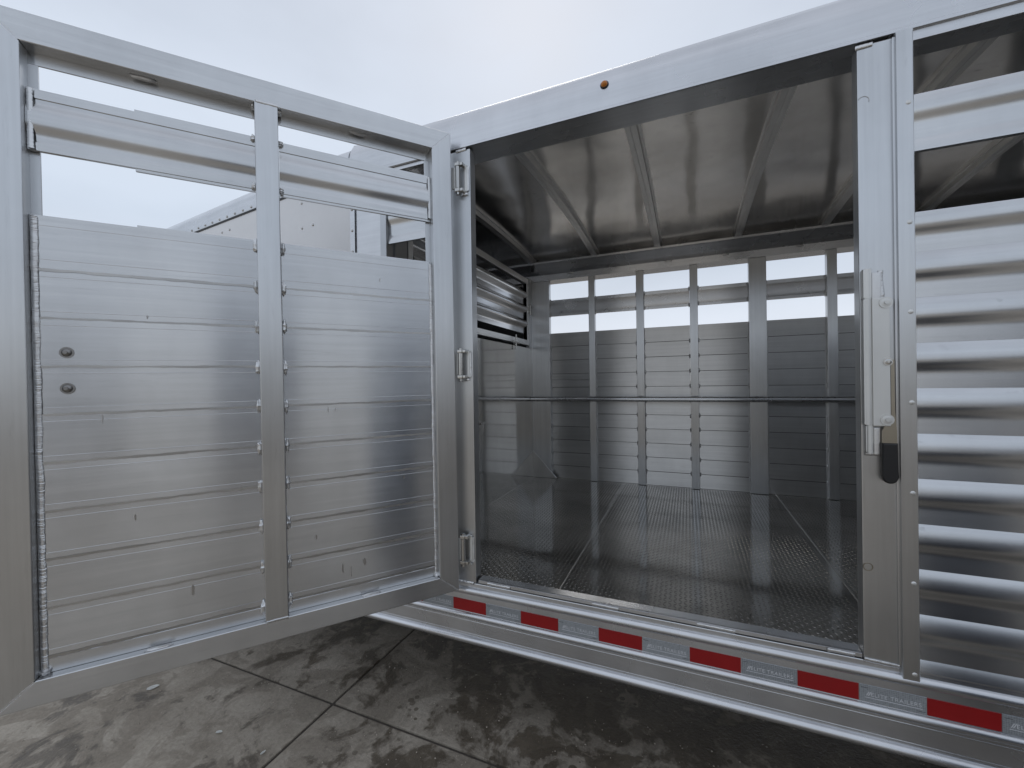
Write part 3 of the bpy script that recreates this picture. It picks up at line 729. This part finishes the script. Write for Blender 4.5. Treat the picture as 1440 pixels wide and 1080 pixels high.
# ---- hinges between the left post and the door
def hinge(zc, flip=False):
    bm = B(); x_ = -0.902; yh = Y - 0.026
    box(bm, x_ + 0.020, x_ + 0.034, Y - 0.008, Y - 0.001, zc - 0.058, zc + 0.058, 0.003)
    hg = part('hinge', bm, M['latch'])
    bm = B(); cyl(bm, (x_, yh, zc - 0.047), (x_, yh, zc + 0.047), 0.0105, 18); build('barrel', bm, M['chrome'], hg)
    for s_ in (-1, 1):
        bm = B(); z_ = zc + s_ * 0.055
        box(bm, x_ - 0.011, x_ + 0.012, yh - 0.011, yh + 0.011, z_ - 0.007, z_ + 0.007, 0.002)
        box(bm, x_ + 0.011, x_ + 0.026, yh - 0.006, Y - 0.002, z_ - 0.0065, z_ + 0.0065, 0.002); build('strap', bm, M['chrome'], hg)
    bm = B(); cyl(bm, (x_, yh, zc - 0.062), (x_, yh, zc - 0.074), 0.008, 6); cyl(bm, (x_, yh, zc + 0.062), (x_, yh, zc + 0.068), 0.009, 6); build('pin_nut', bm, M['chrome'], hg)
    bm = B(); box(bm, x_ - 0.030, x_ - 0.010, yh - 0.004, yh + 0.004, zc - 0.046, zc + 0.046, 0.0015); build('leaf', bm, M['latch'], hg)
    bm = B(); bead(bm, (x_ + 0.036, Y - 0.002, zc - 0.052), (x_ + 0.036, Y - 0.002, zc + 0.052), 0.0055, (1, 0, 0), (0, -1, 0)); build('weld', bm, M['weld'], hg)
    bm = B(); blob(bm, (x_ + 0.02, Y - 0.004, zc - 0.066), (0.014, 0.006, 0.007)); build('weld', bm, M['weld'], hg)
for z_ in (0.886, 0.083, -0.717): hinge(z_)

# ---- corrugated near side: rear panel (right of the door) and the bay left of the door
PT = 0.1345
def corr_profile(zt, zb, yb, z0=None, amp=0.0108):
    """profile between zt and zb of a run of half-round ridges; z0 = where a ridge starts"""
    z0 = zt if z0 is None else z0
    ns = max(4, int((zt - zb) / 0.0045)); pr = []
    for i in range(ns + 1):
        z_ = zt - (zt - zb) * i / ns
        t_ = (z0 - z_) % PT
        t_ = 0.0 if PT - t_ < 1e-6 else t_
        pk = 0.050; fe = 0.092
        if t_ < pk: y_ = amp * (2 * t_ / pk - (t_ / pk) ** 2)
        elif t_ < fe:
            q_ = (t_ - pk) / (fe - pk); y_ = amp * (1 - 2 * q_ * q_ if q_ < 0.5 else 2 * (1 - q_) ** 2)
        else: y_ = 0.0
        pr.append((yb - y_, z_))
    return pr + [(yb + 0.006, zb), (yb + 0.006, zt)]
def corr_side(xa, xb, label):
    obj_first = None
    z1 = 0.487
    cuts = [0.487] + [0.370 - PT * i for i in range(10)] + [-0.888]
    root = None
    for a_, c_ in zip(cuts[:-1], cuts[1:]):
        bm = ext_x(B(), corr_profile(a_ - 0.0003, c_, Y + 0.010, 0.5045 if a_ == 0.487 else a_), xa, xb)
        part('corrugated_slat', bm, M['corr'], 50)
    bm = ext_x(B(), corr_profile(0.836, 0.665, Y + 0.010, 0.8395), xa, xb); o_ = part('vent_slat', bm, M['corr'], 50)
    return o_
corr_side(0.6195, XR, 'r'); corr_side(-1.300, -0.973, 'l')
bm = B(); box(bm, 0.62, XR, Y + 0.002, Y + 0.03, 0.992, 1.0225, 0.002); part('vent_header', bm, M['rail'])
bm = B(); box(bm, -1.30, -0.974, Y + 0.004, Y + 0.03, 1.004, 1.021, 0.002); part('vent_header', bm, M['rail'])
for x_ in (1.52, 2.42, 3.32, XR - 0.06):
    bm = B(); box(bm, x_, x_ + 0.05, Y + 0.032, Y + 0.08, ZF, 1.01, 0.003); part('side_post', bm, M['post'])
# rear end
bm = B(); box(bm, XR - 0.002, XR + 0.04, Y, YF + 0.1, -1.1, 0.40); box(bm, XR - 0.002, XR + 0.04, Y, YF + 0.1, 1.0, 1.2); part('rear_gate', bm, M['plank'])

# ---- running gear (out of frame to the right, and the nose jack)
def wheel(x_, y_):
    bm = B(); zc = -H + 0.36
    def ring(rr, yy): return [bm.verts.new((x_ + rr * math.cos(2 * math.pi * j / 32), yy, zc + rr * math.sin(2 * math.pi * j / 32))) for j in range(32)]
    prof_ = [(0.20, 0.0), (0.30, -0.012), (0.348, 0.01), (0.36, 0.05), (0.36, 0.16), (0.348, 0.20), (0.30, 0.222), (0.20, 0.21)]
    rs = [ring(a_, y_ + b_) for a_, b_ in prof_]
    for q in range(8):
        r1, r2 = rs[q], rs[(q + 1) % 8]
        for j in range(32): bm.faces.new((r1[j], r1[(j + 1) % 32], r2[(j + 1) % 32], r2[j]))
    wl = part('wheel', bm, M['tyre'])
    bm = B(); cyl(bm, (x_, y_ + 0.02, zc), (x_, y_ + 0.18, zc), 0.20, 28); cyl(bm, (x_, y_ - 0.02, zc), (x_, y_ + 0.03, zc), 0.055, 18)
    for j in range(6): cyl(bm, (x_ + 0.1 * math.cos(j * 1.047), y_ + 0.01, zc + 0.1 * math.sin(j * 1.047)), (x_ + 0.1 * math.cos(j * 1.047), y_ + 0.025, zc + 0.1 * math.sin(j * 1.047)), 0.014, 6)
    build('rim', bm, M['chrome'], wl)
for x_ in (1.9, 2.75):
    wheel(x_, 1.70); wheel(x_, 3.30)
    bm = B(); cyl(bm, (x_, 1.85, -1.14), (x_, 3.40, -1.14), 0.045, 14); part('axle', bm, M['black'])
bm = B(); cyl(bm, (-4.4, 2.6, -1.48), (-4.4, 2.6, -0.93), 0.045); cyl(bm, (-4.4, 2.6, -1.499), (-4.4, 2.6, -1.475), 0.12); part('landing_jack', bm, M['black'])

# ------------------------------------------------------------------ side door (its own axes: x from hinge edge to free edge, y towards the eye)
DP = Vector((-0.918, 1.555, 0))
bm = B()
FT, FB, W, FWD = 1.069, -0.889, 1.361, 0.0845      # top, bottom, width, frame width
DEP = 0.048
def member(bm, quad):
    """mitred box-section member from its four face corners (s,z)"""
    f1 = [bm.verts.new((a_, 0, c_)) for a_, c_ in quad]; f2 = [bm.verts.new((a_, -DEP, c_)) for a_, c_ in quad]
    fs = [bm.faces.new(f1), bm.faces.new(f2[::-1])]
    for i in range(4):
        j = (i + 1) % 4; fs.append(bm.faces.new((f1[i], f2[i], f2[j], f1[j])))
    bmesh.ops.bevel(bm, geom=list({e_ for f_ in fs for e_ in f_.edges}), offset=0.0035, segments=3, affect='EDGES', profile=0.5)
g = 0.0002
i0, i1, j0, j1 = FWD, W - FWD, FB + 0.073, FT - FWD
door = None
member(bm, [(0, FB + g), (i0, j0 + g), (i0, j1 - g), (0, FT - g)])
door = build('side_door', bm, M['dpost'], trailer, Matrix.Translation(-TL) @ Matrix.Translation((0, 0, H)))
door.location = DP; door.rotation_euler = (0, R(0.3), DA + math.pi)
door['label'] = 'open slatted door seen from its inner face'
def dpart(name, bm, mat, sharp=35, loc=None): return build(name, bm, mat, door, None, sharp, loc)
bm = B(); member(bm, [(W, FT - g), (i1, j1 - g), (i1, j0 + g), (W, FB + g)]); dpart('stile', bm, M['dpost'])
bm = B(); member(bm, [(g, FT), (i0 + g, j1), (i1 - g, j1), (W - g, FT)]); dpart('frame_rail', bm, M['plank'])
bm = B(); member(bm, [(W - g, FB), (i1 - g, j0), (i0 + g, j0), (g, FB)]); dpart('frame_rail', bm, M['plank'])
# mitre welds
for a_, c_ in (((0.004, FT - 0.004), (i0, j1)), ((W - 0.004, FT - 0.004), (i1, j1)), ((0.004, FB + 0.004), (i0, j0)), ((W - 0.004, FB + 0.004), (i1, j0))):
    bm = B(); bead(bm, (a_[0], -0.0035, a_[1]), (c_[0], -0.0035, c_[1]), 0.0055, (c_[1] - a_[1], 0, a_[0] - c_[0]), (0, 1, 0), 0.006); dpart('weld', bm, M['rail'])
# back flanges (stop lip) all round
def flange(quad_out, quad_in): pass
bm = B(); box(bm, i0 - 0.002, i1 + 0.002, -DEP - 0.004, -DEP + 0.002, j1 - 0.034, j1 + 0.01); dpart('stop_lip', bm, M['plank'])
bm = B(); box(bm, i0 - 0.002, i0 + 0.019, -DEP - 0.0035, -DEP + 0.0025, j0, j1 - 0.035); dpart('stop_lip', bm, M['dpost'])
bm = B(); box(bm, i1 - 0.021, i1 + 0.002, -DEP - 0.0035, -DEP + 0.0025, j0, j1 - 0.035); dpart('stop_lip', bm, M['dpost'])
# mid bar
MB0, MB1 = 0.645, 0.7165
bm = B(); box(bm, MB0, MB1, -0.046, 0.0015, j0 + 0.001, j1 + 0.004, 0.004, 3); dpart('mid_bar', bm, M['dpost'])
bm = B(); bead(bm, (MB0 + 0.003, 0.001, j1 + 0.004), (MB1 - 0.003, 0.001, j1 + 0.004), 0.005, (0, 0, 1), (0, 1, 0)); dpart('weld', bm, M['weld'])
bm = B(); bead(bm, (MB0 + 0.003, 0.001, j0), (MB1 - 0.003, 0.001, j0), 0.005, (0, 0, 1), (0, 1, 0)); dpart('weld', bm, M['dpost'])
for x_ in (MB0 - 0.004, MB1 + 0.004):
    bm = B(); blob(bm, (x_, -0.02, j1 - 0.008), (0.007, 0.014, 0.009)); dpart('weld', bm, M['weld'])
# planks
PY = -0.030
PTD = 0.1405
ztop = 0.512
dz = [ztop] + [ztop - 0.158 - PTD * i for i in range(9)] + [j0 + 0.001]
spans = [(i0 + 0.001, MB0 - 0.001), (MB1 + 0.001, i1 - 0.001)]
for a_, c_ in spans:
    for qi, (z1, z0) in enumerate(zip(dz[:-1], dz[1:])):
        if z1 - z0 < 0.02: continue
        jit = random.uniform(-0.0008, 0.0008)
        if z1 - z0 > 0.06: prf = plank_profile(z0, z1, PY + jit, 0.016, 1, 0.020 if qi else 0.03)
        else: prf = [(PY - 0.016, z0), (PY, z0), (PY, z1 - 0.006), (PY - 0.003, z1 - 0.002), (PY - 0.016, z1 - 0.002)]
        bm = ext_x(B(), prf, a_, c_); dpart('plank', bm, M['plank'], 15)
for a_, c_ in spans:
    bm = B()
    for z_ in dz[1:-1]: box(bm, a_ - 0.0005, c_ + 0.0005, PY - 0.014, PY - 0.0003, z_ - 0.0016, z_ + 0.0016)  # dark strips between door planks, for shadow as well as dirt
    o = dpart('joint_shade_grime', bm, M['grime_shade']); o['kind'] = 'stuff'
for a_, c_ in spans:
    for z_ in dz[1:-1]:
        bm = B(); k_ = 60; prev = None; u_ = l_ = 0.003
        for i in range(k_ + 1):
            u_ = min(0.0022, max(0.0002, u_ + random.uniform(-0.0011, 0.0011))); l_ = min(0.003, max(0.0002, l_ + random.uniform(-0.0013, 0.0013)))
            x_ = a_ + (c_ - a_) * i / k_
            rr = [bm.verts.new((x_, PY + 0.0011, z_ + 0.002 + u_)), bm.verts.new((x_, PY + 0.0011, z_ - 0.002 - l_))]
            if prev: bm.faces.new((prev[0], prev[1], rr[1], rr[0]))
            prev = rr
        o = dpart('grime_smear', bm, M['smear_dim'])
# top cap ridge on the first plank, cut short towards the free edge as on the real door
for a_, c_ in ((i0 + 0.002, MB0 - 0.002), (MB1 + 0.002, 1.04)):
    bm = B(); box(bm, a_, c_, PY - 0.016, PY - 0.004, ztop - 0.004, ztop + 0.006); dpart('cap_ridge', bm, M['plank'])
# upper vent slat
def dslat(z0, z1):
    f = PY
    p_ = [(f - 0.012, z0), (f + 0.001, z0), (f + 0.0015, z0 + 0.022), (f - 0.0005, z0 + 0.025)]
    zb_, zt_ = z0 + 0.028, z1 - 0.032; hh = zt_ - zb_
    for i in range(25):
        t_ = i / 24
        if t_ < 0.12: y_ = 0.0
        elif t_ < 0.42: y_ = 0.5 - 0.5 * math.cos(math.pi * (t_ - 0.12) / 0.30)
        elif t_ < 0.66: y_ = 1.0
        else: y_ = 0.5 + 0.5 * math.cos(math.pi * (t_ - 0.66) / 0.34)
        p_.append((f - 0.001 + 0.011 * y_, zb_ + t_ * hh))
    p_ += [(f - 0.001, z1 - 0.028), (f + 0.0015, z1 - 0.026), (f + 0.0015, z1), (f - 0.012, z1)]
    return p_
for a_, c_ in spans:
    bm = ext_x(B(), dslat(0.696, 0.872), a_, c_); dpart('vent_slat', bm, M['plank'], 40)
for a_, c_ in ((i0 + 0.002, MB0 - 0.002), (MB1 + 0.002, 1.04)):
    bm = B(); box(bm, a_, c_, PY - 0.012, PY - 0.002, 0.869, 0.880); dpart('slat_lip', bm, M['plank'])
    bm = B(); box(bm, a_, c_, PY - 0.012, PY - 0.002, 0.687, 0.698); dpart('slat_lip', bm, M['plank'])
# long weld beads down both stiles
for x_, r_ in ((i0 + 0.006, 0.007), (i1 - 0.010, 0.0078)):
    bm = B(); bead(bm, (x_, PY + 0.001, j0 + 0.005), (x_, PY + 0.001, ztop - 0.005), r_, (1, 0, 0), (0, 1, 0)); dpart('weld_bead', bm, M['weld'])
    bm = B(); bead(bm, (x_, PY + 0.006, 0.70), (x_, PY + 0.006, 0.872), r_, (1, 0, 0), (0, 1, 0), 0.009); dpart('weld_bead', bm, M['weld'])
    bm = B(); blob(bm, (x_, PY + 0.004, j0 + 0.006), (0.012, 0.012, 0.010)); dpart('weld', bm, M['weld'])
# spot welds beside the mid bar at every joint
for z_ in [ztop - 0.014] + dz[1:-1] + [0.70, 0.866]:
    for x_, sg in ((MB0 - 0.0055, 1), (MB1 + 0.0055, -1)):
        bm = B(); blob(bm, (x_, PY + 0.005, z_ + random.uniform(-0.004, 0.004)), (0.0085, 0.009, 0.022 if z_ < 0.6 else 0.011), 0.22, 3); dpart('weld', bm, M['weld'])
# stitch welds on the inner edges of the frame
for x_ in (1.017, 0.373):
    bm = B(); blob(bm, (x_, -0.030, j1 - 0.002), (0.032, 0.007, 0.006), 0.15, 3); dpart('weld', bm, M['weld'])
    bm = B(); blob(bm, (x_ - 0.01, -0.012, j0 + 0.001), (0.034, 0.007, 0.006), 0.15, 3); dpart('weld', bm, M['weld'])
# scuffs and drips on the planks
for x_, z_, l_, w_ in ((1.13, -0.085, 0.03, 0.004), (1.06, -0.40, 0.02, 0.006), (0.92, -0.66, 0.035, 0.012), (0.78, -0.35, 0.02, 0.007), (1.02, 0.23, 0.012, 0.006), (0.50, -0.09, 0.025, 0.004), (0.475, -0.09, 0.018, 0.003), (0.46, -0.70, 0.04, 0.007), (0.38, -0.69, 0.03, 0.014), (0.43, -0.72, 0.05, 0.004), (0.30, 0.42, 0.014, 0.006), (0.55, -0.56, 0.022, 0.008), (0.22, -0.38, 0.02, 0.006)):
    bm = B(); k_ = 9; ring_ = [bm.verts.new((x_ + w_ * 0.5 * math.cos(2 * math.pi * i / k_) * random.uniform(0.5, 1.1), PY + 0.0013, z_ + l_ * 0.5 * math.sin(2 * math.pi * i / k_) * random.uniform(0.6, 1.2))) for i in range(k_)]
    bm.faces.new(ring_); dpart('scuff', bm, M['smear_dim'])
# two carriage bolts
for z_ in (0.114, 0.008):
    bm = B(); cyl(bm, (1.205, PY - 0.002, z_), (1.205, PY + 0.002, z_), 0.0165, 20); dome(bm, (1.205, PY + 0.002, z_), (0, 1, 0), 0.012, 0.007, 14, 4); cyl(bm, (1.205, PY + 0.007, z_), (1.205, PY + 0.013, z_), 0.005, 8)
    dpart('bolt', bm, M['steel'])
# corrugated outer face of the door
zz_ = ztop
while zz_ > j0 + 0.02:
    zb_ = max(j0 + 0.001, zz_ - PT)
    bm = ext_x(B(), [(2 * -DEP - (q[0] - 0.0), q[1]) for q in corr_profile(zz_ - 0.0003, zb_, -DEP + 0.006, zz_)], i0 + 0.001, i1 - 0.001)
    for v_ in bm.verts: v_.co.y = v_.co.y
    dpart('corrugated_slat', bm, M['plank'], 50); zz_ -= PT
# ------------------------------------------------------------------ white petals on the concrete
def petal(x_, y_, l_, wd, rz, label, grp='white petals fallen on the slab'):
    bm = B(); rows = []
    for i in range(7):
        t_ = i / 6; hw = wd / 2 * math.sin(math.pi * min(1, 0.12 + t_ * 0.86)) ** 0.8
        rows.append([bm.verts.new((l_ * (t_ - 0.5), hw * q, 0.006 + 0.004 * q * q + 0.004 * t_ * t_ + (0.002 if layer else 0))) for layer in (0,) for q in (-1, -0.4, 0.4, 1)])
    for r1, r2 in zip(rows[:-1], rows[1:]):
        for j in range(3): bm.faces.new((r1[j], r1[j + 1], r2[j + 1], r2[j]))
    bmesh.ops.solidify(bm, geom=bm.faces[:], thickness=0.0015)
    zmin = min(v_.co.z for v_ in bm.verts)
    for v_ in bm.verts: v_.co.z -= zmin
    o_ = build('petal', bm, M['petal']); o_.location = (x_, y_, 0.002); o_.rotation_euler = (0, 0, rz)
    o_['label'] = label; o_['category'] = 'petal'; o_['group'] = grp
petal(-2.479, 1.213, 0.050, 0.034, R(50), 'largest white petal on the concrete just below the open door')
petal(-1.890, 1.162, 0.030, 0.015, R(20), 'small white petal on the slab between the largest petal and the joint')
petal(-1.616, 1.164, 0.020, 0.011, R(70), 'tiny white petal on the slab edge beside the joint crossing')

# ------------------------------------------------------------------ unseen bin and trailers, added behind the eye to make dark blue reflections
M['navy'] = paint('navy_plastic', (0.012, 0.022, 0.055), 0.4, 0.2, 5)
M['navyp'] = paint('navy_coated_sheet', (0.018, 0.028, 0.055), 0.25, 0.1, 2)
M['tail'] = paint('red_lamp', (0.35, 0.01, 0.01), 0.2, 0.1)
root = bpy.data.objects.new('reflection_bin', None); C.collection.objects.link(root)  # added bin, stands in for whatever reflects dark blue in the slats
bm = B(); prf = [(r_ * 0.8, z_) for r_, z_ in [(0.26, 0.0), (0.285, 0.02), (0.285, 0.25), (0.295, 0.27), (0.285, 0.29), (0.285, 0.60), (0.295, 0.62), (0.285, 0.64), (0.285, 0.95), (0.27, 1.02), (0.24, 1.04)]]
rs = [[bm.verts.new((r_ * math.cos(2 * math.pi * j / 32), r_ * math.sin(2 * math.pi * j / 32), z_)) for j in range(32)] for r_, z_ in prf]
for r1, r2 in zip(rs[:-1], rs[1:]):
    for j in range(32): bm.faces.new((r1[j], r1[(j + 1) % 32], r2[(j + 1) % 32], r2[j]))
bm.faces.new(rs[0][::-1]); bm.faces.new(rs[-1])
build('body', bm, M['navy'], root)
bm = B(); cyl(bm, (0, 0, 1.039), (0, 0, 1.075), 0.20, 28, 0.17); build('lid', bm, M['black'], root)
root.location = (1.33, 0.22, 0.002)
root['label'] = 'dark blue bin added beside the viewer to darken reflections in the lower side slats'; root['category'] = 'bin'

def reflection_trailer():  # added out of view, to put dark vertical bands into the door's reflection
    r_ = bpy.data.objects.new('reflection_trailer', None); C.collection.objects.link(r_)
    hw = 0.70
    bm = B(); box(bm, -hw, hw, -4.2, 0, 0.48, 2.55, 0.04, 3); build('body', bm, M['navyp'], r_)
    bm = B(); box(bm, -hw - 0.01, hw + 0.01, -4.21, 0.01, 2.50, 2.60, 0.03, 3); build('roof_cap', bm, M['rail'], r_)
    for sx_ in (-1, 1):
        bm = B(); box(bm, min(sx_ * 0.012, sx_ * (hw - 0.06)), max(sx_ * 0.012, sx_ * (hw - 0.06)), 0.001, 0.022, 0.56, 2.44, 0.006); d_ = build('rear_door', bm, M['navyp'], r_)
        bm = B(); box(bm, sx_ * 0.16 - 0.012, sx_ * 0.16 + 0.012, 0.023, 0.045, 0.7, 2.3); build('lock_bar', bm, M['chrome'], d_)
        bm = B(); box(bm, sx_ * (hw - 0.045) - 0.03, sx_ * (hw - 0.045) + 0.03, 0.001, 0.03, 0.62, 0.78, 0.008); build('tail_light', bm, M['tail'], r_)
        for yy_ in (-1.7, -2.5):
            bm = B(); cyl(bm, (sx_ * (hw - 0.02), yy_, 0.34), (sx_ * (hw + 0.19), yy_, 0.34), 0.34, 28); w_ = build('wheel', bm, M['tyre'], r_)
            bm = B(); cyl(bm, (sx_ * (hw + 0.185), yy_, 0.34), (sx_ * (hw + 0.20), yy_, 0.34), 0.20, 20); build('rim', bm, M['chrome'], w_)
    bm = B(); box(bm, -hw + 0.05, hw - 0.05, -4.1, -0.05, 0.36, 0.479); build('chassis', bm, M['black'], r_)
    return r_
c0 = reflection_trailer(); tree = [(k_, list(k_.children)) for k_ in c0.children]
for i, (x_, y_) in enumerate(((4.75, -4.3), (6.1, -1.2), (8.0, -14.6))):
    r_ = c0
    if i:
        r_ = again(c0)
        for k_, sub in tree:
            q_ = again(k_, None, r_)
            for t_ in sub: again(t_, None, q_)
    r_.location = (x_, y_, -0.01); r_.rotation_euler = (0, 0, R(55))
    r_['label'] = ('navy trailer added for reflections, between two others across the yard', 'navy trailer added for reflections, nearest the line of the livestock trailer', 'navy trailer added for reflections, farthest away at the back of the yard')[i]; r_['category'] = 'trailer'; r_['group'] = 'navy trailers added out of view for their reflections'
